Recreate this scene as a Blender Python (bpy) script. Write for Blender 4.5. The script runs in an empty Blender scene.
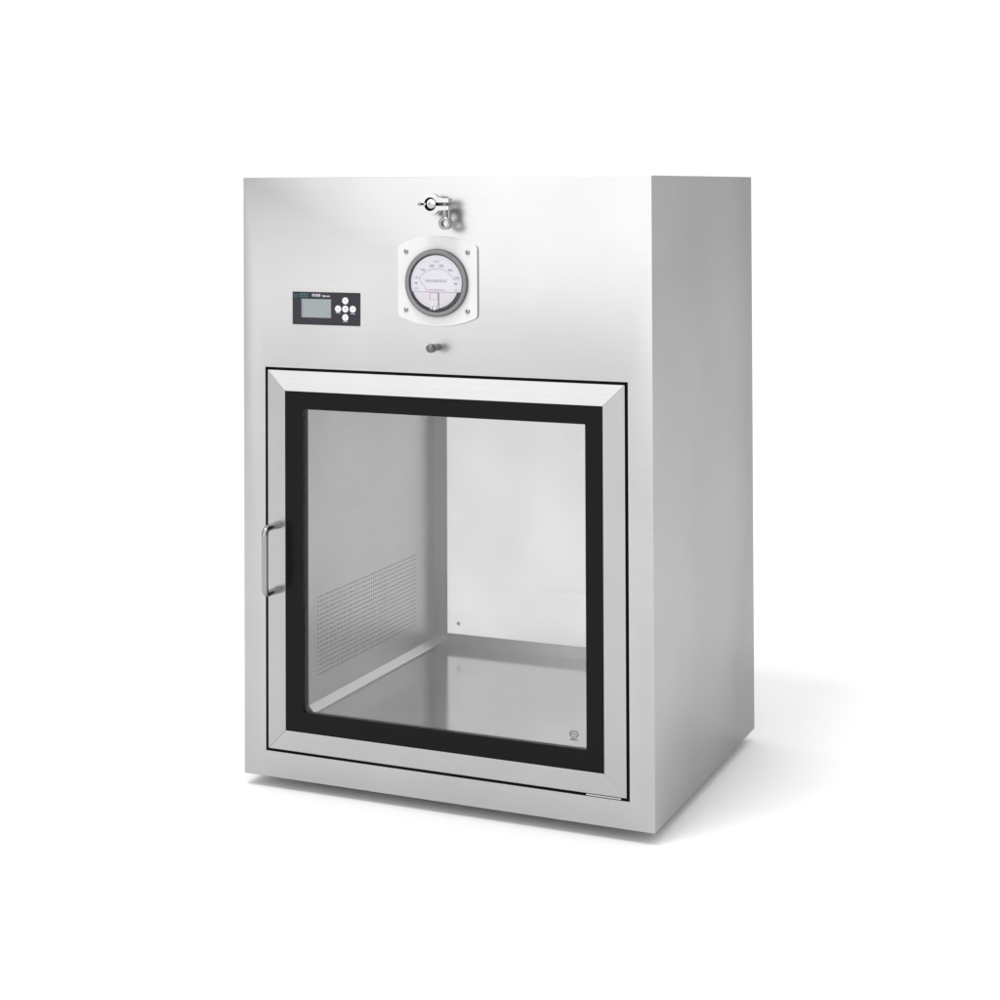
import bpy, bmesh, math, random
from mathutils import Vector, Matrix
random.seed(4)
PI = math.pi
C = bpy.context.scene.collection
sc = bpy.context.scene

# ------------------------------------------------------------------ materials
def new_mat(name):
    m = bpy.data.materials.new(name); m.use_nodes = True
    nt = m.node_tree; b = nt.nodes['Principled BSDF']
    return m, nt, b

def plain(name, col, rough=.5, metal=0., spec=.5, bump=0., bscale=300.):
    m, nt, b = new_mat(name)
    b.inputs['Base Color'].default_value = (*col, 1)
    b.inputs['Roughness'].default_value = rough
    b.inputs['Metallic'].default_value = metal
    b.inputs['Specular IOR Level'].default_value = spec
    tc = nt.nodes.new('ShaderNodeTexCoord')
    n = nt.nodes.new('ShaderNodeTexNoise'); n.inputs['Scale'].default_value = bscale
    n.inputs['Detail'].default_value = 3
    nt.links.new(tc.outputs['Object'], n.inputs['Vector'])
    mr = nt.nodes.new('ShaderNodeMapRange')
    mr.inputs['To Min'].default_value = max(0, rough-.04); mr.inputs['To Max'].default_value = min(1, rough+.04)
    nt.links.new(n.outputs['Fac'], mr.inputs['Value']); nt.links.new(mr.outputs['Result'], b.inputs['Roughness'])
    if bump:
        bp = nt.nodes.new('ShaderNodeBump'); bp.inputs['Strength'].default_value = bump
        bp.inputs['Distance'].default_value = .001
        nt.links.new(n.outputs['Fac'], bp.inputs['Height']); nt.links.new(bp.outputs['Normal'], b.inputs['Normal'])
    return m

def steel(name, col, rough, grain='x', wave=.35, gstr=.05, aniso=0.):
    """brushed stainless sheet: long fine scratches, slight oil canning, cloudy gloss"""
    m, nt, b = new_mat(name)
    L = nt.links.new
    b.inputs['Metallic'].default_value = 1; b.inputs['Specular Tint'].default_value = (.70, .70, .70, 1)
    tc = nt.nodes.new('ShaderNodeTexCoord')
    mp = nt.nodes.new('ShaderNodeMapping')
    s = {'x': (3, 700, 700), 'y': (700, 3, 700), 'z': (700, 700, 3)}[grain]
    mp.inputs['Scale'].default_value = s
    L(tc.outputs['Object'], mp.inputs['Vector'])
    g = nt.nodes.new('ShaderNodeTexNoise'); g.inputs['Scale'].default_value = 1; g.inputs['Detail'].default_value = 4
    L(mp.outputs['Vector'], g.inputs['Vector'])
    c = nt.nodes.new('ShaderNodeTexNoise'); c.inputs['Scale'].default_value = 5.5; c.inputs['Detail'].default_value = 3
    c.inputs['Roughness'].default_value = .45
    L(tc.outputs['Object'], c.inputs['Vector'])
    # colour: tiny grain variation
    mr = nt.nodes.new('ShaderNodeMapRange')
    mr.clamp = False; mr.inputs['From Min'].default_value = .25; mr.inputs['From Max'].default_value = .75
    mr.inputs['To Min'].default_value = .965; mr.inputs['To Max'].default_value = 1.03
    L(g.outputs['Fac'], mr.inputs['Value'])
    vm = nt.nodes.new('ShaderNodeVectorMath'); vm.operation = 'SCALE'
    cm = nt.nodes.new('ShaderNodeMapRange'); cm.clamp = False
    cm.inputs['From Min'].default_value = .3; cm.inputs['From Max'].default_value = .7
    cm.inputs['To Min'].default_value = .965; cm.inputs['To Max'].default_value = 1.035
    L(c.outputs['Fac'], cm.inputs['Value'])
    mu = nt.nodes.new('ShaderNodeMath'); mu.operation = 'MULTIPLY'; L(mr.outputs['Result'], mu.inputs[0]); L(cm.outputs['Result'], mu.inputs[1])
    vm.inputs[0].default_value = col; L(mu.outputs[0], vm.inputs['Scale'])
    L(vm.outputs['Vector'], b.inputs['Base Color'])
    b.inputs['Roughness'].default_value = rough
    b1 = nt.nodes.new('ShaderNodeBump'); b1.inputs['Strength'].default_value = wave; b1.inputs['Distance'].default_value = .0012
    # oil canning of thin sheet: three slow sine ripples in different directions
    acc = None
    for d_, ph in (((5.1, 3.2, 8.7), .4), ((-9.3, 4.1, 4.4), 2.1), ((3.7, -7.7, -13.1), 4.0)):
        dp = nt.nodes.new('ShaderNodeVectorMath'); dp.operation = 'DOT_PRODUCT'; dp.inputs[1].default_value = d_
        L(tc.outputs['Object'], dp.inputs[0])
        ad = nt.nodes.new('ShaderNodeMath'); ad.operation = 'ADD'; ad.inputs[1].default_value = ph; L(dp.outputs['Value'], ad.inputs[0])
        sn = nt.nodes.new('ShaderNodeMath'); sn.operation = 'SINE'; L(ad.outputs[0], sn.inputs[0])
        if acc is None: acc = sn.outputs[0]
        else:
            s2 = nt.nodes.new('ShaderNodeMath'); s2.operation = 'ADD'; L(acc, s2.inputs[0]); L(sn.outputs[0], s2.inputs[1]); acc = s2.outputs[0]
    L(acc, b1.inputs['Height'])
    b2 = nt.nodes.new('ShaderNodeBump'); b2.inputs['Strength'].default_value = gstr; b2.inputs['Distance'].default_value = .0004
    L(g.outputs['Fac'], b2.inputs['Height']); L(b1.outputs['Normal'], b2.inputs['Normal'])
    L(b2.outputs['Normal'], b.inputs['Normal'])
    return m

def glass(name, tint, refl_rough=.0, ior=1.5, tint_var=.004):
    m = bpy.data.materials.new(name); m.use_nodes = True
    nt = m.node_tree; nt.nodes.clear(); L = nt.links.new
    out = nt.nodes.new('ShaderNodeOutputMaterial')
    mix = nt.nodes.new('ShaderNodeMixShader'); tr = nt.nodes.new('ShaderNodeBsdfTransparent')
    gl = nt.nodes.new('ShaderNodeBsdfGlossy'); fr = nt.nodes.new('ShaderNodeFresnel')
    fr.inputs['IOR'].default_value = ior
    tr.inputs['Color'].default_value = (*tint, 1); gl.inputs['Roughness'].default_value = refl_rough
    # soft noise mottles the tint of the pane
    tc = nt.nodes.new('ShaderNodeTexCoord'); nz = nt.nodes.new('ShaderNodeTexNoise'); nz.inputs['Scale'].default_value = 4.5
    nz.inputs['Detail'].default_value = 2.5; L(tc.outputs['Object'], nz.inputs['Vector'])
    mr = nt.nodes.new('ShaderNodeMapRange'); mr.clamp = False
    mr.inputs['From Min'].default_value = .3; mr.inputs['From Max'].default_value = .7
    mr.inputs['To Min'].default_value = 1-tint_var; mr.inputs['To Max'].default_value = 1+tint_var
    L(nz.outputs['Fac'], mr.inputs['Value'])
    vm = nt.nodes.new('ShaderNodeVectorMath'); vm.operation = 'SCALE'; vm.inputs[0].default_value = tint
    L(mr.outputs['Result'], vm.inputs['Scale']); L(vm.outputs['Vector'], tr.inputs['Color'])
    L(fr.outputs['Fac'], mix.inputs['Fac']); L(tr.outputs[0], mix.inputs[1]); L(gl.outputs[0], mix.inputs[2])
    L(mix.outputs[0], out.inputs['Surface'])
    return m

ST = (.465, .465, .465)
M = {}
M['shell'] = steel('brushed_steel_shell', ST, .30, 'x')
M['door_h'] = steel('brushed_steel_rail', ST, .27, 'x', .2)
M['door_v'] = steel('darkened_steel_stile', (.425, .425, .425), .27, 'z', .2)  # base tone lowered to stand in for the darker reflection of vertical grain
M['liner'] = steel('satin_steel_liner', (.74, .74, .74), .36, 'y', .2, .008)
M['flange'] = steel('dull_steel_flange', (.44, .44, .44), .48, 'z', .1, .008)
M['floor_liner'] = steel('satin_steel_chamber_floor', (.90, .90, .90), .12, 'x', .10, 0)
M['polish'] = plain('polished_steel', (.52, .52, .52), .16, 1)
M['polish_dull'] = plain('dark_steel', (.26, .26, .26), .24, 1)  # darker, rougher steel for screws, port, pin and bolt
M['handle'] = plain('brushed_handle_steel', (.33, .33, .33), .22, 1)
M['zinc'] = plain('grey_cast_metal', (.16, .16, .16), .34, 1, bump=.1)
M['black'] = plain('black_printed_glass', (.006, .006, .006), .2, 0, .10)
M['spacer'] = plain('grey_glazing_spacer', (.30, .30, .30), .5)
M['rubber'] = plain('black_rubber', (.006, .006, .006), .8, 0, .1)
M['hole'] = plain('dark_hole_sheet', (.06, .06, .06), .8)
M['glass'] = glass('clear_glass', (.985, .985, .985))
M['glass_rear'] = glass('rear_clear_glass', (.79, .79, .79), 0, 1.3, .035)
M['lens'] = glass('gauge_lens', (.99, .99, 1))
M['white'] = plain('white_painted_plate', (.61, .61, .61), .35)
M['panel'] = plain('dark_overlay', (.028, .024, .032), .38, 0, .2)
M['lcd'] = plain('lcd_glass', (.235, .265, .268), .3)
M['lcd_edge'] = plain('lcd_surround', (.17, .20, .21), .35)
M['button'] = plain('white_button', (.62, .62, .65), .4)
M['ink_grey'] = plain('grey_ink', (.25, .25, .28), .6)
M['ink_black'] = plain('black_ink', (.02, .02, .02), .6)
M['ink_white'] = plain('white_ink', (.75, .75, .78), .6)
M['ink_teal'] = plain('teal_ink', (.05, .22, .21), .6)
M['ink_red'] = plain('red_ink', (.80, .45, .50), .6)
M['dial'] = plain('dial_white', (.93, .92, .97), .5)
M['dial_low'] = plain('dial_lower_white', (.90, .88, .92), .35)
M['bezel'] = plain('grey_bezel_paint', (.17, .17, .175), .42, bump=.15, bscale=900)
M['cup'] = plain('dark_gauge_cup', (.05, .048, .055), .4)
M['paper'] = plain('white_studio_paper', (.80, .80, .80), .85, 0, .2)

# ------------------------------------------------------------------ helpers
def obj(name, bm, mats, parent=None, smooth=False, bev=0, seg=2):
    me = bpy.data.meshes.new(name); bmesh.ops.recalc_face_normals(bm, faces=bm.faces[:])
    bm.to_mesh(me); bm.free()
    if not isinstance(mats, (list, tuple)): mats = [mats]
    for m in mats: me.materials.append(m)
    o = bpy.data.objects.new(name, me); C.objects.link(o)
    if parent: o.parent = parent
    if smooth:
        for p in me.polygons: p.use_smooth = True
        me.set_sharp_from_angle(angle=math.radians(35))
    if bev:
        b = o.modifiers.new('bevel', 'BEVEL'); b.width = bev; b.segments = seg; b.limit_method = 'ANGLE'
        b.harden_normals = False
    return o

def add_box(bm, x0, x1, y0, y1, z0, z1, mi=0):
    v = [bm.verts.new((x, y, z)) for x in (x0, x1) for y in (y0, y1) for z in (z0, z1)]
    for q in ((0,1,3,2),(4,6,7,5),(0,4,5,1),(2,3,7,6),(0,2,6,4),(1,5,7,3)):
        f = bm.faces.new([v[i] for i in q]); f.material_index = mi
    return v

def add_ring(bm, o, i, y0, y1, mi=0):
    """rectangular ring o=(x0,x1,z0,z1) outer, i inner, from y0 to y1"""
    def c(r, y): return [bm.verts.new(p) for p in ((r[0],y,r[2]),(r[1],y,r[2]),(r[1],y,r[3]),(r[0],y,r[3]))]
    A, B, D, E_ = c(o,y0), c(i,y0), c(o,y1), c(i,y1)
    for k in range(4):
        n = (k+1) % 4
        for f in ((A[k],A[n],B[n],B[k]), (D[k],D[n],E_[n],E_[k]), (A[k],A[n],D[n],D[k]), (B[k],B[n],E_[n],E_[k])):
            bm.faces.new(f).material_index = mi

def add_prism(bm, pts, y0, y1, mi=0, holes=None):
    """outline pts (x,z) extruded along y"""
    a = [bm.verts.new((x, y0, z)) for x, z in pts]; b = [bm.verts.new((x, y1, z)) for x, z in pts]
    bm.faces.new(a).material_index = mi; bm.faces.new(b[::-1]).material_index = mi
    for k in range(len(pts)):
        n = (k+1) % len(pts); bm.faces.new((a[k], a[n], b[n], b[k])).material_index = mi

def add_lathe(bm, prof, cx, cz, n=64, mi=0, close=False):
    """profile of (r, y) turned about the y axis through (cx, cz)"""
    rings = []
    for r, y in prof:
        if r < 1e-6: rings.append([bm.verts.new((cx, y, cz))])
        else: rings.append([bm.verts.new((cx+r*math.cos(2*PI*k/n), y, cz+r*math.sin(2*PI*k/n))) for k in range(n)])
    rng = range(len(rings)) if close else range(len(rings)-1)
    for i in rng:
        a, b = rings[i], rings[(i+1) % len(rings)]
        for k in range(n):
            m = (k+1) % n
            if len(a) == 1: f = (a[0], b[k], b[m])
            elif len(b) == 1: f = (a[k], a[m], b[0])
            else: f = (a[k], a[m], b[m], b[k])
            bm.faces.new(f).material_index = mi

def add_tube(bm, path, r, n=16, mi=0, caps=True):
    path = [Vector(p) for p in path]; rad = r if isinstance(r, (list, tuple)) else [r]*len(path)
    prev = None; rings = []
    for i, p in enumerate(path):
        t = (path[min(i+1, len(path)-1)] - path[max(i-1, 0)]).normalized()
        if prev is None:
            a = Vector((0,0,1)) if abs(t.z) < .9 else Vector((1,0,0)); u = t.cross(a).normalized()
        else: u = (prev - t*prev.dot(t)).normalized()
        prev = u; w = t.cross(u)
        rings.append([bm.verts.new(p + rad[i]*(u*math.cos(2*PI*k/n)+w*math.sin(2*PI*k/n))) for k in range(n)])
    for a, b in zip(rings, rings[1:]):
        for k in range(n):
            m = (k+1) % n; bm.faces.new((a[k], a[m], b[m], b[k])).material_index = mi
    if caps:
        bm.faces.new(rings[0]).material_index = mi; bm.faces.new(rings[-1]).material_index = mi

def round_path(pts, r, n=8):
    pts = [Vector(p) for p in pts]; out = [pts[0]]
    for a, b, c in zip(pts, pts[1:], pts[2:]):
        u = (a-b).normalized(); v = (c-b).normalized()
        p0 = b+u*r; p1 = b+v*r
        for k in range(n+1):
            t = k/n; out.append((1-t)**2*p0 + 2*t*(1-t)*b + t*t*p1)
    out.append(pts[-1]); return out

def text_bm(bm, s, x, y, z, size, align='CENTER', rot=0., sx=1., mi=0, thick=0.):
    """flat lettering standing in the xz plane, facing -y, appended to bm"""
    cu = bpy.data.curves.new('lettering', 'FONT'); cu.body = s; cu.size = size; cu.align_x = align; cu.align_y = 'CENTER'
    cu.extrude = .00008; cu.offset = thick; cu.resolution_u = 3
    o = bpy.data.objects.new('lettering_tmp', cu); C.objects.link(o)
    dg = bpy.context.evaluated_depsgraph_get()
    me = bpy.data.meshes.new_from_object(o.evaluated_get(dg))
    mat = Matrix.Translation((x, y, z)) @ Matrix.Rotation(rot, 4, 'Y') @ Matrix.Rotation(PI/2, 4, 'X') @ Matrix.Scale(sx, 4, (1,0,0))
    me.transform(mat)
    n0 = len(bm.faces); bm.from_mesh(me); bm.faces.ensure_lookup_table()
    for f in bm.faces[n0:]: f.material_index = mi
    bpy.data.objects.remove(o); bpy.data.curves.remove(cu); bpy.data.meshes.remove(me)

def disc_bm(cx, cz, r, y0, y1, n=32):
    bm = bmesh.new(); add_prism(bm, [(cx+r*math.cos(2*PI*k/n), cz+r*math.sin(2*PI*k/n)) for k in range(n)], y0, y1); return bm

# ------------------------------------------------------------------ dimensions (metres)
LIFT = .021
W, D, H = .7847, .6747, 1.10
REC = (.0456, .7412, .0472, .7514)     # recess in the front panel
DOOR = (.0508, .7356, .0524, .7462)    # door outline
BLK = (.0883, .6974, .0893, .7091)     # black border outline
CLR = (.1244, .6658, .1256, .6769)     # clear glass
XL, XR, ZF, ZC = .1285, .668, .1229, .690   # chamber
YB = .585                               # back flange of the chamber

root = bpy.data.objects.new('pass_box', None); C.objects.link(root)
root['label'] = 'stainless steel pass box cabinet with black framed glass door, round gauge and small control panel'
root['category'] = 'pass box'

# ------------------------------------------------------------------ cabinet body
def cutter(x0, x1, y0, y1, z0, z1):
    bm = bmesh.new(); add_box(bm, x0, x1, y0, y1, z0, z1); return obj('cut_tmp', bm, M['shell'])
bm = bmesh.new(); add_box(bm, 0, W, 0, D, 0, H)
bmesh.ops.bevel(bm, geom=bm.edges[:], offset=.0008, segments=3, affect='EDGES', profile=.5)
body = obj('cabinet_body', bm, M['shell'], root)
cuts = [cutter(REC[0], REC[1], -.01, .045, REC[2], REC[3]),
        cutter(XL-.006, XR+.006, .03, D+.01, ZF-.006, ZC+.006),
        cutter(.045, W-.045, .615, D+.01, .047, .7514)]
for c in cuts:
    md = body.modifiers.new('b', 'BOOLEAN'); md.object = c; md.operation = 'DIFFERENCE'; md.solver = 'EXACT'
dg = bpy.context.evaluated_depsgraph_get()
me = bpy.data.meshes.new_from_object(body.evaluated_get(dg))
body.modifiers.clear(); body.data = me; body.name = 'cabinet_body'
for c in cuts: bpy.data.objects.remove(c)
for p in me.polygons: p.use_smooth = True
me.set_sharp_from_angle(angle=math.radians(50))

# unseen plinth, added and inset to lift the shell for a dark contact shadow
bm = bmesh.new(); add_box(bm, .06, W-.10, .10, D-.08, -LIFT, -.0005)
obj('plinth', bm, M['rubber'], root)

# black strip added in the gap round the door to stand in for its shade
bm = bmesh.new(); add_ring(bm, (REC[0]+.0003, REC[1]-.0003, REC[2]+.0003, REC[3]-.0003),
                           (DOOR[0]+.0003, DOOR[1]-.0003, DOOR[2]+.0003, DOOR[3]-.0003), .006, .044)
obj('door_gap_strip', bm, M['rubber'], root)

# ------------------------------------------------------------------ chamber liner (coved sheet, one mesh per side)
R = .0125
def arc(cx, cz, r, a0, a1, n=8): return [(cx+r*math.cos(a0+(a1-a0)*k/n), cz+r*math.sin(a0+(a1-a0)*k/n)) for k in range(n+1)]
def sheet(name, prof, mat, y0=.0106, y1=YB, par=None):
    bm = bmesh.new(); a = [bm.verts.new((x, y0, z)) for x, z in prof]; b = [bm.verts.new((x, y1, z)) for x, z in prof]
    for k in range(len(prof)-1): bm.faces.new((a[k], a[k+1], b[k+1], b[k]))
    return obj(name, bm, mat, par or root, smooth=True)
# ceiling + right wall + floor with coves; left wall holds the perforated grille
HOLE = (.0440, .4905, .1790, .3290)    # grille y0 y1 z0 z1
NC, NR = 45, 18
prof = [(XL, ZF+R), (XL+R*.93, ZF)]
sheet('corner_cove', prof, M['liner'])
sheet('chamber_floor', [(XL+R, ZF), (XR-R, ZF)], M['floor_liner'])
prof = arc(XR-R, ZF+R, R, -PI/2, 0) + arc(XR-R, ZC-R, R, 0, PI/2) + arc(XL+R, ZC-R, R, PI/2, PI)
lin = sheet('chamber_liner', prof, M['liner'])
# left wall: four plain pieces round the grille area
bm = bmesh.new()
def wq(y0, y1, z0, z1): bm.faces.new([bm.verts.new((XL, y, z)) for y, z in ((y0,z0),(y1,z0),(y1,z1),(y0,z1))])
z0, z1, ya, yb = ZF+R, ZC-R, .0106, YB
h0 = max(HOLE[0], .0465)
wq(ya, yb, z0, HOLE[2]); wq(ya, yb, HOLE[3], z1); wq(HOLE[1], yb, HOLE[2], HOLE[3]); wq(ya, HOLE[0], HOLE[2], HOLE[3])
wall = obj('side_wall', bm, M['liner'], root)
# perforated sheet with real holes
bm = bmesh.new()
y0 = HOLE[0]; dy = (HOLE[1]-y0)/NC; dz = (HOLE[3]-HOLE[2])/NR
for i in range(NC):
    for j in range(NR):
        cy = y0+(i+.5)*dy; cz = HOLE[2]+(j+.5)*dz; n = 8
        ro = []; ri = []; rb = []
        for k in range(n):
            a = 2*PI*(k+.5)/n; c_, s_ = math.cos(a), math.sin(a); m_ = 1/max(abs(c_), abs(s_))
            ro.append(bm.verts.new((XL, cy+c_*m_*dy/2 if abs(c_) < abs(s_)-1e-9 or True else 0, cz+s_*m_*dz/2)))
            ri.append(bm.verts.new((XL, cy+.0017*c_, cz+.0020*s_)))
            rb.append(bm.verts.new((XL-.0012, cy+.0017*c_, cz+.0020*s_)))
        for k in range(n):
            q = (k+1) % n
            bm.faces.new((ro[k], ro[q], ri[q], ri[k])); bm.faces.new((ri[k], ri[q], rb[q], rb[k]))
        # corners of the cell
        for s1 in (-1, 1):
            for s2 in (-1, 1):
                cn = bm.verts.new((XL, cy+s1*dy/2, cz+s2*dz/2))
                pr = [v for v in ro if (v.co.y-cy)*s1 > 0 and (v.co.z-cz)*s2 > 0]
                if len(pr) == 2: bm.faces.new((pr[0], pr[1], cn))
bmesh.ops.remove_doubles(bm, verts=bm.verts[:], dist=1e-6)
gr = obj('vent_grille', bm, M['liner'], root)
bm = bmesh.new(); add_box(bm, XL-.0055, XL-.004, y0, HOLE[1], HOLE[2], HOLE[3])
obj('hole_backing', bm, M['hole'], gr)  # dark sheet; the shade inside the holes is put into its colour

# back flange and rear glass
FL = (.1572, W-.1572, .1470, .672)
bm = bmesh.new(); add_ring(bm, (XL-.004, XR+.004, ZF-.004, ZC+.004), FL, YB, YB+.003)
obj('rear_flange', bm, M['flange'], root, bev=.0008)
bm = bmesh.new(); add_ring(bm, (.050, W-.050, .052, .7462), (.112, W-.112, .110, .70), .622, D+.004)
rd = obj('rear_door', bm, M['door_h'], root, bev=.001)
bm = bmesh.new(); add_box(bm, XL-.003, XR+.003, YB+.0035, YB+.0095, ZF-.003, ZC+.003)
obj('glass_pane', bm, M['glass_rear'], rd)
bm = bmesh.new(); add_tube(bm, [(.1835, YB-.0005, .1695), (.1835, YB-.0020, .1695)], .0040, 16)
obj('sensor_stud', bm, M['polish'], rd, smooth=True)

# ------------------------------------------------------------------ front door
bm = bmesh.new()
o_, i_ = DOOR, BLK
yo, yi, yk = -.0005, -.0036, .040
OC = [(o_[0],o_[2]),(o_[1],o_[2]),(o_[1],o_[3]),(o_[0],o_[3])]
IC = [(i_[0],i_[2]),(i_[1],i_[2]),(i_[1],i_[3]),(i_[0],i_[3])]
e = .0015
for k in range(4):
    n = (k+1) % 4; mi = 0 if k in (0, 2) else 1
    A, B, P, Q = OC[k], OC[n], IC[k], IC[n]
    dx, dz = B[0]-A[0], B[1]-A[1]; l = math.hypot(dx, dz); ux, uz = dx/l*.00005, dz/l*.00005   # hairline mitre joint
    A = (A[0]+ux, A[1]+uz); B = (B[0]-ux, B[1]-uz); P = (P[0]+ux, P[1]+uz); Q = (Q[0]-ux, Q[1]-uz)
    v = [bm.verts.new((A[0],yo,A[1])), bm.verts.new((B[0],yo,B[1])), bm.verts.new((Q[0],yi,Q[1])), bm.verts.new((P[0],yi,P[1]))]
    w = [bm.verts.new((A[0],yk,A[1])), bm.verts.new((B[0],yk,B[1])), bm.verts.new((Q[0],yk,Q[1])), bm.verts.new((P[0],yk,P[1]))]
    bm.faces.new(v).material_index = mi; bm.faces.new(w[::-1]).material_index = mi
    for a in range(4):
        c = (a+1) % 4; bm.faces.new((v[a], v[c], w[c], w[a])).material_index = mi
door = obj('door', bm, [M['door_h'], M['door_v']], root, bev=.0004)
door['label'] = 'front door with mitred steel frame round black bordered glass'
bm = bmesh.new(); add_ring(bm, (BLK[0]+.0009, BLK[1]-.0009, BLK[2]+.0009, BLK[3]-.0009), CLR, -.0025, .003)
obj('black_border', bm, M['black'], door)
bm = bmesh.new(); add_box(bm, CLR[0]-.004, CLR[1]+.004, .0032, .0062, CLR[2]-.004, CLR[3]+.004)
obj('glass_pane', bm, M['glass'], door)
bm = bmesh.new(); add_ring(bm, (CLR[0]-.02, CLR[1]+.02, CLR[2]-.02, CLR[3]+.02), (CLR[0]-.0006, CLR[1]+.0006, CLR[2]-.0006, CLR[3]+.0006), .0068, .0105)
obj('glazing_spacer', bm, M['spacer'], door)

# D handle
hx, hy, zt, zb = .0712, -.050, .4680, .3385
bm = bmesh.new()
add_tube(bm, round_path([(hx, -.0005, zt-.0055), (hx, hy, zt-.0055), (hx, hy, zb+.0055), (hx, -.0005, zb+.0055)], .014, 10), .0061, 20)
for z in (zt-.0055, zb+.0055):
    add_tube(bm, [(hx, -.012, z), (hx, -.0008, z)], .0073, 20)
hd = obj('handle', bm, M['handle'], door, smooth=True)

# bright hinge leaf filling the last part of the lower gap
bm = bmesh.new(); add_box(bm, .664, .726, -.0006, .005, REC[2]+.0014, DOOR[2]-.0012)
obj('hinge', bm, M['door_h'], door, bev=.0004)

# oval safety mark etched near the lower right corner of the glass
bm = bmesh.new()
cx, cz = .6417, .1478; n = 40; yy = .0030
for k in range(n):
    a0, a1 = 2*PI*k/n, 2*PI*(k+1)/n
    f = [bm.verts.new((cx+rx*math.cos(a), yy, cz+rz*math.sin(a))) for rx, rz, a in ((.0083,.0058,a0),(.0083,.0058,a1),(.0071,.0047,a1),(.0071,.0047,a0))]
    bm.faces.new(f)
text_bm(bm, 'CCC', cx, yy, cz, .0066, sx=.95, thick=.0001)
text_bm(bm, 'E000071', cx, yy, cz-.0092, .0044, sx=.9, thick=.00012)
obj('safety_mark', bm, M['ink_black'], door)

# ------------------------------------------------------------------ control panel
px0, px1, pz0, pz1 = .1034, .2399, .8313, .8912
bm = bmesh.new(); add_box(bm, px0, px1, -.0022, -.0002, pz0, pz1)
cp = obj('control_panel', bm, M['panel'], root, bev=.0008)
cp['label'] = 'dark control panel with grey display and five white buttons'
bm = bmesh.new(); add_box(bm, .1222, .1830, -.0026, -.0023, .8444, .8786)
sr = obj('screen_surround', bm, M['lcd_edge'], cp)
bm = bmesh.new(); add_box(bm, .1255, .1822, -.0029, -.0027, .8452, .8780)
obj('screen', bm, M['lcd'], cp)
for bx, bz in ((.2118,.8765),(.1972,.8616),(.2118,.8616),(.2268,.8616),(.2118,.8463)):
    b = obj('button', disc_bm(bx, bz, .0063, -.0032, -.0023, 28), M['button'], cp, bev=.0003)
bm = bmesh.new()
text_bm(bm, '\u4f20\u9012\u7a97', .1525, -.0024, .8848, .0060)
obj('lettering', bm, M['ink_white'], cp); bm = bmesh.new()
text_bm(bm, 'TMD-404', .1720, -.0024, .8838, .0040, thick=.00005)
obj('model_print', bm, M['ink_white'], cp)
for bx, bz in ((.1972,.8541),(.2268,.8532),(.2118,.8385)):
    bm = bmesh.new()
    for q in range(3): add_box(bm, bx-.0048+q*.0034, bx-.0022+q*.0034, -.0024, -.00225, bz-.0003, bz+.0004)
    obj('button_caption', bm, M['ink_white'], cp)
bm = bmesh.new()
for s_, bx, bz in (('\u2227',.2118,.8765),('<',.1972,.8616),('O',.2118,.8616),('>',.2268,.8616),('\u2228',.2118,.8463)):
    text_bm(bm, s_, bx, -.0034, bz, .0062)
obj('button_symbols', bm, M['ink_grey'], cp)
bm = bmesh.new()                        # round emblem and teal line of print
for k in range(20):
    a0, a1 = PI*.65+1.55*PI*k/20, PI*.65+1.55*PI*(k+1)/20
    f = [bm.verts.new((.1102+r*math.cos(a), -.0024, .8850+r*math.sin(a))) for r, a in ((.0032,a0),(.0032,a1),(.0024,a1),(.0024,a0))]
    bm.faces.new(f)
for q in range(4):
    x = .1183+q*.0046
    add_box(bm, x, x+.0036, -.0024, -.00225, .8872, .8877); add_box(bm, x+.0004, x+.0032, -.0024, -.00225, .8856, .8860)
    add_box(bm, x+.0014, x+.0020, -.0024, -.0023, .8843, .8885); add_box(bm, x, x+.0006, -.0024, -.0023, .8843, .8868)
for q in range(9): add_box(bm, .1183+q*.0020, .1196+q*.0020, -.0024, -.00225, .8818, .8829)
obj('emblem', bm, M['ink_teal'], cp)

# ------------------------------------------------------------------ pressure gauge
gx, gz = .3934, .9125
plx, pzm = .3934, .9152
hw, hh, sh = .0760, .0795, .0625
def plate_outline(hw, hh, sh):
    # straight sides, arched top and bottom, small rounded shoulders
    Rr = (hw**2+(hh-sh)**2)/(2*(hh-sh)); pts = []
    amax = math.asin(hw/Rr); cr = .007
    def side(sgn):
        out = []
        ax = amax*.90
        for k in range(25):
            a = sgn*(-ax+2*ax*k/24); out.append((Rr*math.sin(a), sgn*(hh-Rr+Rr*math.cos(a))))
        return out
    top = side(1)[::-1]           # right to left
    bot = side(-1)[::-1]
    bot = [(-x, -abs(z)) for x, z in top]
    out = []
    for seg_, nx in ((top, bot), (bot, top)):
        out += seg_
        p = Vector(seg_[-1]); q = Vector((math.copysign(hw, seg_[-1][0]), math.copysign(sh-.006, seg_[-1][1])))
        c = Vector((q.x, p.y-math.copysign(.0028, p.y)))
        for k in range(1, 7):
            t = k/7; v = (1-t)**2*p+2*t*(1-t)*c+t*t*q; out.append((v.x, v.y))
        out.append((q.x, q.y))
        q2 = Vector((q.x, -q.y)); p2 = Vector(nx[0]); c2 = Vector((q2.x, p2.y-math.copysign(.0028, p2.y)))
        out.append((q2.x, q2.y))
        for k in range(1, 7):
            t = k/7; v = (1-t)**2*q2+2*t*(1-t)*c2+t*t*p2; out.append((v.x, v.y))
    return out
bm = bmesh.new(); add_prism(bm, [(plx+x, pzm+z) for x, z in plate_outline(hw, hh, sh)], -.0045, -.0003)
pg = obj('pressure_gauge', bm, M['white'], root, bev=.0008)
pg['label'] = 'round dial gauge with grey bezel on white screwed plate'
YF = -.0125                              # bezel face
RO, RI = .0582, .0506
bm = bmesh.new()
add_lathe(bm, [(.0588, -.0046), (.0588, -.0108), (RO, YF+.0010), (RO-.0012, YF), (RI+.003, YF), (RI+.0012, YF+.0006), (RI+.0012, -.0046)], gx, gz, 96)
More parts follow.
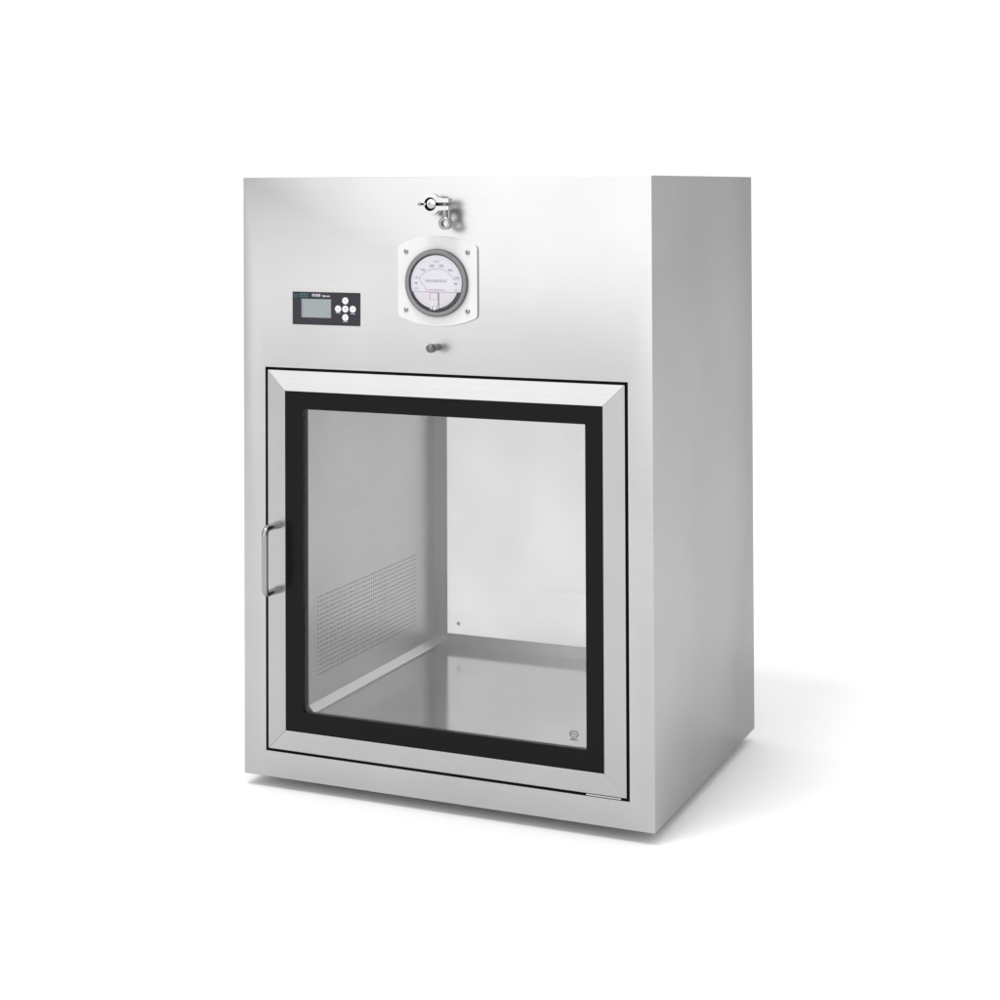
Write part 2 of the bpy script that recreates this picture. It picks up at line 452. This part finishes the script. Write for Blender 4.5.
obj('bezel', bm, M['bezel'], pg, smooth=True)
bm = bmesh.new(); add_lathe(bm, [(.0590, -.0047), (.0597, -.0050), (.0597, -.0102), (.0590, -.0106)], gx, gz, 96)
obj('bezel_rim', bm, M['cup'], pg, smooth=True)
bm = bmesh.new(); add_lathe(bm, [(RI+.0010, YF+.0015), (RI-.0012, -.0085), (RI-.0030, -.0052), (0, -.0050)], gx, gz, 96)
obj('gauge_cup', bm, M['cup'], pg, smooth=True)
DY = -.0072; rd_ = .0488
# upper dial (segment above the chord) and lower white lower shield
zc = gz-.0158
bm = bmesh.new()
a0 = math.asin((zc-gz)/rd_)
add_prism(bm, [(gx+rd_*math.cos(a0+(PI-2*a0)*k/60), gz+rd_*math.sin(a0+(PI-2*a0)*k/60)) for k in range(61)], DY-.0012, DY)
obj('dial', bm, M['dial'], pg)
bm = bmesh.new(); rl = .0452
a1 = math.asin((zc-.0006-gz)/rl); 
add_prism(bm, [(gx-.0028+rl*math.cos(PI-a1+(PI+2*a1)*k/40), gz+rl*math.sin(PI-a1+(PI+2*a1)*k/40)) for k in range(41)], DY-.0004, DY+.0006)
lo = obj('lower_shield', bm, M['dial_low'], pg)
YT = DY-.0014
bm = bmesh.new()
cxs, czs, rs = gx+.0004, gz-.0145, .0392
def scale_pos(t, r): a = math.radians(149-118*t); return cxs+r*math.cos(a), czs+r*math.sin(a), a
for k in range(51):
    t = k/50; L_ = .0030 if k % 10 == 0 else (.0022 if k % 5 == 0 else .0013)
    x0, z0_, a = scale_pos(t, rs); x1, z1_, _ = scale_pos(t, rs+L_); nx, nz = -math.sin(a)*.00018, math.cos(a)*.00018
    bm.faces.new([bm.verts.new(p) for p in ((x0-nx,YT,z0_-nz),(x0+nx,YT,z0_+nz),(x1+nx,YT,z1_+nz),(x1-nx,YT,z1_-nz))])
for k in range(40):
    xa, za, _ = scale_pos(k/40, rs); xb, zb_, _ = scale_pos((k+1)/40, rs); xc, zc_, _ = scale_pos((k+1)/40, rs+.0003); xd, zd, _ = scale_pos(k/40, rs+.0003)
    bm.faces.new([bm.verts.new(p) for p in ((xa,YT,za),(xb,YT,zb_),(xc,YT,zc_),(xd,YT,zd))])
for k, s_ in enumerate(('0', '100', '200', '300', '400', '500')):
    x, z, a = scale_pos(k/5, rs+.0062); text_bm(bm, s_, x, YT, z, .0064)
text_bm(bm, 'PASCAL', gx+.0005, YT, gz+.0375, .0033)
text_bm(bm, 'MAGNEHELIC', gx, YT, gz+.0032, .0068)
text_bm(bm, 'MAX. PRESSURE 100 kPa', gx+.0005, YT, gz-.0125, .0030)
text_bm(bm, 'LO', gx-.0375, YT, gz-.0105, .0050); text_bm(bm, 'HI', gx+.0372, YT, gz-.0122, .0042)
obj('dial_print', bm, M['ink_grey'], pg)
for sx_, dr in ((-.0395, 1), (.0365, 1)):
    bm = bmesh.new(); x, z = gx+sx_, gz-.0008
    add_box(bm, x-.0030, x+.0010, YT-.0002, YT, z-.0005, z+.0005)
    v = [bm.verts.new((x+.0008, YT, z-.0017)), bm.verts.new((x+.0038, YT, z)), bm.verts.new((x+.0008, YT, z+.0017))]; bm.faces.new(v)
    obj('port_arrow', bm, M['ink_black'], pg)
bm = bmesh.new()
add_tube(bm, [(gx-.0165, YT-.0016, gz-.0150), (gx-.0358, YT-.0016, gz+.0118)], [.00042, .00022], 8)
obj('pointer', bm, M['ink_red'], pg)
bm = bmesh.new()
x0, x1, z0_, z1_ = gx-.0125, gx+.0035, gz-.0300, gz-.0170
add_ring(bm, (x0, x1, z0_, z1_), (x0+.0010, x1-.0010, z0_+.0010, z1_-.0010), DY-.0018, DY-.0012)
obj('range_frame', bm, M['ink_red'], pg)
bm = bmesh.new(); add_box(bm, x0+.0006, x1-.0004, DY-.0014, DY-.0006, gz-.0470, gz-.0170)
obj('magnet_cover', bm, M['dial'], pg)
bm = bmesh.new(); add_box(bm, x1, x1+.0014, DY-.0016, DY-.0006, gz-.0420, gz-.0172)
obj('cover_edge', bm, M['ink_grey'], pg)
bm = bmesh.new(); add_lathe(bm, [(.0042, YF+.004), (.0042, YF+.0022), (.0030, YF+.0014), (0, YF+.0014)], gx-.0030, gz-.0450, 20)
add_box(bm, gx-.0058, gx-.0002, YF+.0009, YF+.0013, gz-.0456, gz-.0445)
obj('zero_screw', bm, M['polish'], pg, smooth=True)
bm = bmesh.new(); add_lathe(bm, [(RI+.0010, YF+.0016), (0, YF+.0012)], gx, gz, 64)
obj('lens', bm, M['lens'], pg, smooth=True)
for sx_, sz_ in ((.3338,.9672),(.4520,.9668),(.3334,.8638),(.4516,.8634)):
    bm = bmesh.new(); add_lathe(bm, [(.0041, -.0044), (.0041, -.0056), (.0028, -.0068), (0, -.0072)], sx_, sz_, 24)
    s_ = obj('screw', bm, M['polish_dull'], pg, smooth=True)

# ------------------------------------------------------------------ sampling port with hinged pipe clamp
cx, cz, cy = .3940, 1.0515, -.0300
bm = bmesh.new()
add_lathe(bm, [(.0150, -.0002), (.0150, -.005), (.0105, -.007), (.0105, cy+.012), (.0120, cy+.009), (.0120, cy+.005), (0, cy+.005)], cx, cz, 40)
sp = obj('sampling_port', bm, M['polish_dull'], root, smooth=True)
bm = bmesh.new(); add_lathe(bm, [(.0125, cy+.0048), (.0125, cy+.0028), (0, cy+.0028)], cx, cz, 40)
obj('dark_gap_disc', bm, M['rubber'], sp, smooth=True)  # black disc added behind the cap so the gap round it looks shaded
bm = bmesh.new(); add_lathe(bm, [(.0086, cy+.0026), (.0092, cy-.001), (.0082, cy-.0028), (.0025, cy-.0031), (.0012, cy-.0038), (0, cy-.0038)], cx+.0007, cz+.0006, 40)
obj('end_cap', bm, M['polish'], sp, smooth=True)
sp['label'] = 'capped steel port held by a hinged pipe clamp'
# two clamp halves
def half(sgn):
    bm = bmesh.new(); n = 28; out = []; inn = []
    a_s, a_e = math.radians(10), math.radians(176)
    for k in range(n+1):
        a = a_s+(a_e-a_s)*k/n
        ro = .0178 + (.0030*max(0, (k/n-.75)/.25))            # grows towards the hinge nose
        out.append((cx+ro*math.cos(a), cz+.0012*sgn+sgn*ro*math.sin(a)*(1 if k/n < .75 else 1-.35*(k/n-.75)/.25)))
        inn.append((cx+0.0110*math.cos(a), cz+.0010*sgn+sgn*0.0110*math.sin(a)))
    lug = [(cx+.0350, cz+sgn*.0030), (cx+.0350, cz+sgn*.0102), (cx+.0165, cz+sgn*.0108)]
    pts = [(cx+.0105, cz+sgn*.0030)] + lug + [p for p in out if p[0] < cx+.0145] + inn[::-1]
    add_prism(bm, pts, cy-.006, cy+.009)
    return bm
for sgn in (1, -1): obj('clamp_half', half(sgn), M['polish'], sp, bev=.0012, seg=3)
bm = bmesh.new(); add_tube(bm, [(cx-.0200, cy-.0078, cz), (cx-.0200, cy+.0075, cz)], .0030, 16)
obj('hinge_pin', bm, M['polish_dull'], sp, smooth=True)
bm = bmesh.new(); bx = cx+.0258
add_tube(bm, [(bx, cy, cz+.0095), (bx, cy, cz-.013)], .0030, 16)
add_tube(bm, [(bx, cy, cz+.0095), (bx, cy, cz+.0130)], .0050, 6)
obj('clamp_bolt', bm, M['polish_dull'], sp, smooth=True)
# wing nut: threaded barrel with an open ring grip
bm = bmesh.new()
add_tube(bm, [(bx, cy, cz-.0100), (bx, cy, cz-.0125), (bx, cy, cz-.0240)], [.0052, .0055, .0040], 20)
add_tube(bm, [(bx+.0066, cy+.003, cz-.0105), (bx+.0066, cy+.003, cz-.0270)], .0034, 12)
rz = cz-.0335
n = 28
prof = [(.0094, cy-.0055), (.0110, cy-.004), (.0110, cy+.009), (.0070, cy+.009), (.0066, cy-.0055)]
add_lathe(bm, prof, bx+.0006, rz, n, close=True)
obj('wing_nut', bm, M['handle'], sp, smooth=True)

# ------------------------------------------------------------------ small knob under the gauge
kx, kz = .3925, .7990
bm = bmesh.new()
add_lathe(bm, [(.0064, -.0002), (.0064, -.003), (.0062, -.0045), (.0062, -.0160), (.0066, -.0180), (.0076, -.0220), (.0078, -.0330), (.0070, -.0362), (.0048, -.0380), (0, -.0386)], kx, kz, 32)
obj('knob', bm, M['zinc'], root, smooth=True)

root.location = (0, 0, 0)

# ------------------------------------------------------------------ studio surface
bm = bmesh.new()
S = 60
bm.faces.new([bm.verts.new(p) for p in ((-S,-S,-LIFT),(S,-S,-LIFT),(S,S,-LIFT),(-S,S,-LIFT))])
fl = obj('floor', bm, M['paper']); fl['kind'] = 'structure'

# ------------------------------------------------------------------ light
w = bpy.data.worlds.new('World'); sc.world = w; w.use_nodes = True
nt = w.node_tree; L = nt.links.new
bg = nt.nodes['Background']; bg.inputs['Color'].default_value = (1, 1, 1, 1); bg.inputs['Strength'].default_value = 1
tc = nt.nodes.new('ShaderNodeTexCoord')
BASE = 1.04
def lobe(direction, lo, hi, gain):
    d = Vector(direction).normalized()
    dp = nt.nodes.new('ShaderNodeVectorMath'); dp.operation = 'DOT_PRODUCT'; dp.inputs[1].default_value = d
    L(tc.outputs['Generated'], dp.inputs[0])
    mr = nt.nodes.new('ShaderNodeMapRange'); mr.interpolation_type = 'SMOOTHERSTEP'
    mr.inputs['From Min'].default_value = math.cos(math.radians(lo)); mr.inputs['From Max'].default_value = math.cos(math.radians(hi))
    mr.inputs['To Min'].default_value = 0; mr.inputs['To Max'].default_value = gain
    L(dp.outputs['Value'], mr.inputs['Value']); return mr.outputs['Result']
LOBES = [((-.26, -1, .04), 45, 12, 1.18),     # big soft front light
         ((-1, -.42, .0), 38, 13, -.95),    # dark lobe added at left to darken metal reflections
         ((1, -.15, .0), 38, 14, -.65),     # dark lobe added at right to darken reflections in small fittings
         ((.40, .92, .05), 32, 12, -.18),    # dim lobe added behind right to darken the side panel
         ((-.12, -.60, 1), 50, 15, .40),    # bright lobe added overhead, forward, to lift the floor
         ((.10, .85, 1), 42, 12, .60)]      # bright lobe added overhead, rear, to lift the floor and deepen the front shadow
acc = None
for l in LOBES:
    o = lobe(*l)
    if acc is None:
        a = nt.nodes.new('ShaderNodeMath'); a.operation = 'ADD'; a.inputs[0].default_value = BASE; L(o, a.inputs[1]); acc = a.outputs[0]
    else:
        a = nt.nodes.new('ShaderNodeMath'); a.operation = 'ADD'; L(acc, a.inputs[0]); L(o, a.inputs[1]); acc = a.outputs[0]
L(acc, bg.inputs['Strength'])

def area(name, loc, target, size, power):
    ld = bpy.data.lights.new(name, 'AREA'); ld.shape = 'SQUARE'; ld.size = size; ld.energy = power
    o = bpy.data.objects.new(name, ld); C.objects.link(o); o.location = loc
    d = Vector(target)-Vector(loc); o.rotation_euler = d.to_track_quat('-Z', 'Y').to_euler()
    return o
area('key_softbox', (.0, -2.0, 6.0), (.5, .5, .2), 1.3, 150)

# ------------------------------------------------------------------ camera
CP = Vector((1.7146, -3.0414, 1.0794)); yaw, pit, rol = -.4424, .0144, -.0030
f = Vector((math.sin(yaw)*math.cos(pit), math.cos(yaw)*math.cos(pit), math.sin(pit)))
r = Vector((math.cos(yaw), -math.sin(yaw), 0)); u = r.cross(f)
r2 = r*math.cos(rol)+u*math.sin(rol); u2 = -r*math.sin(rol)+u*math.cos(rol)
cd = bpy.data.cameras.new('camera'); cam = bpy.data.objects.new('camera', cd); C.objects.link(cam)
cam.matrix_world = Matrix(((r2.x,u2.x,-f.x,CP.x),(r2.y,u2.y,-f.y,CP.y),(r2.z,u2.z,-f.z,CP.z),(0,0,0,1)))
cd.sensor_width = 36; cd.lens = 36*1.8749; cd.shift_x = .1234; cd.shift_y = -.3386
cd.clip_start = .05; cd.clip_end = 300
sc.camera = cam
sc.view_settings.view_transform = 'Standard'; sc.view_settings.look = 'None'
sc.view_settings.exposure = 0; sc.view_settings.gamma = 1
sc.render.engine = 'CYCLES'
sc.cycles.max_bounces = 14; sc.cycles.transparent_max_bounces = 16; sc.cycles.glossy_bounces = 8
sc.cycles.caustics_reflective = True
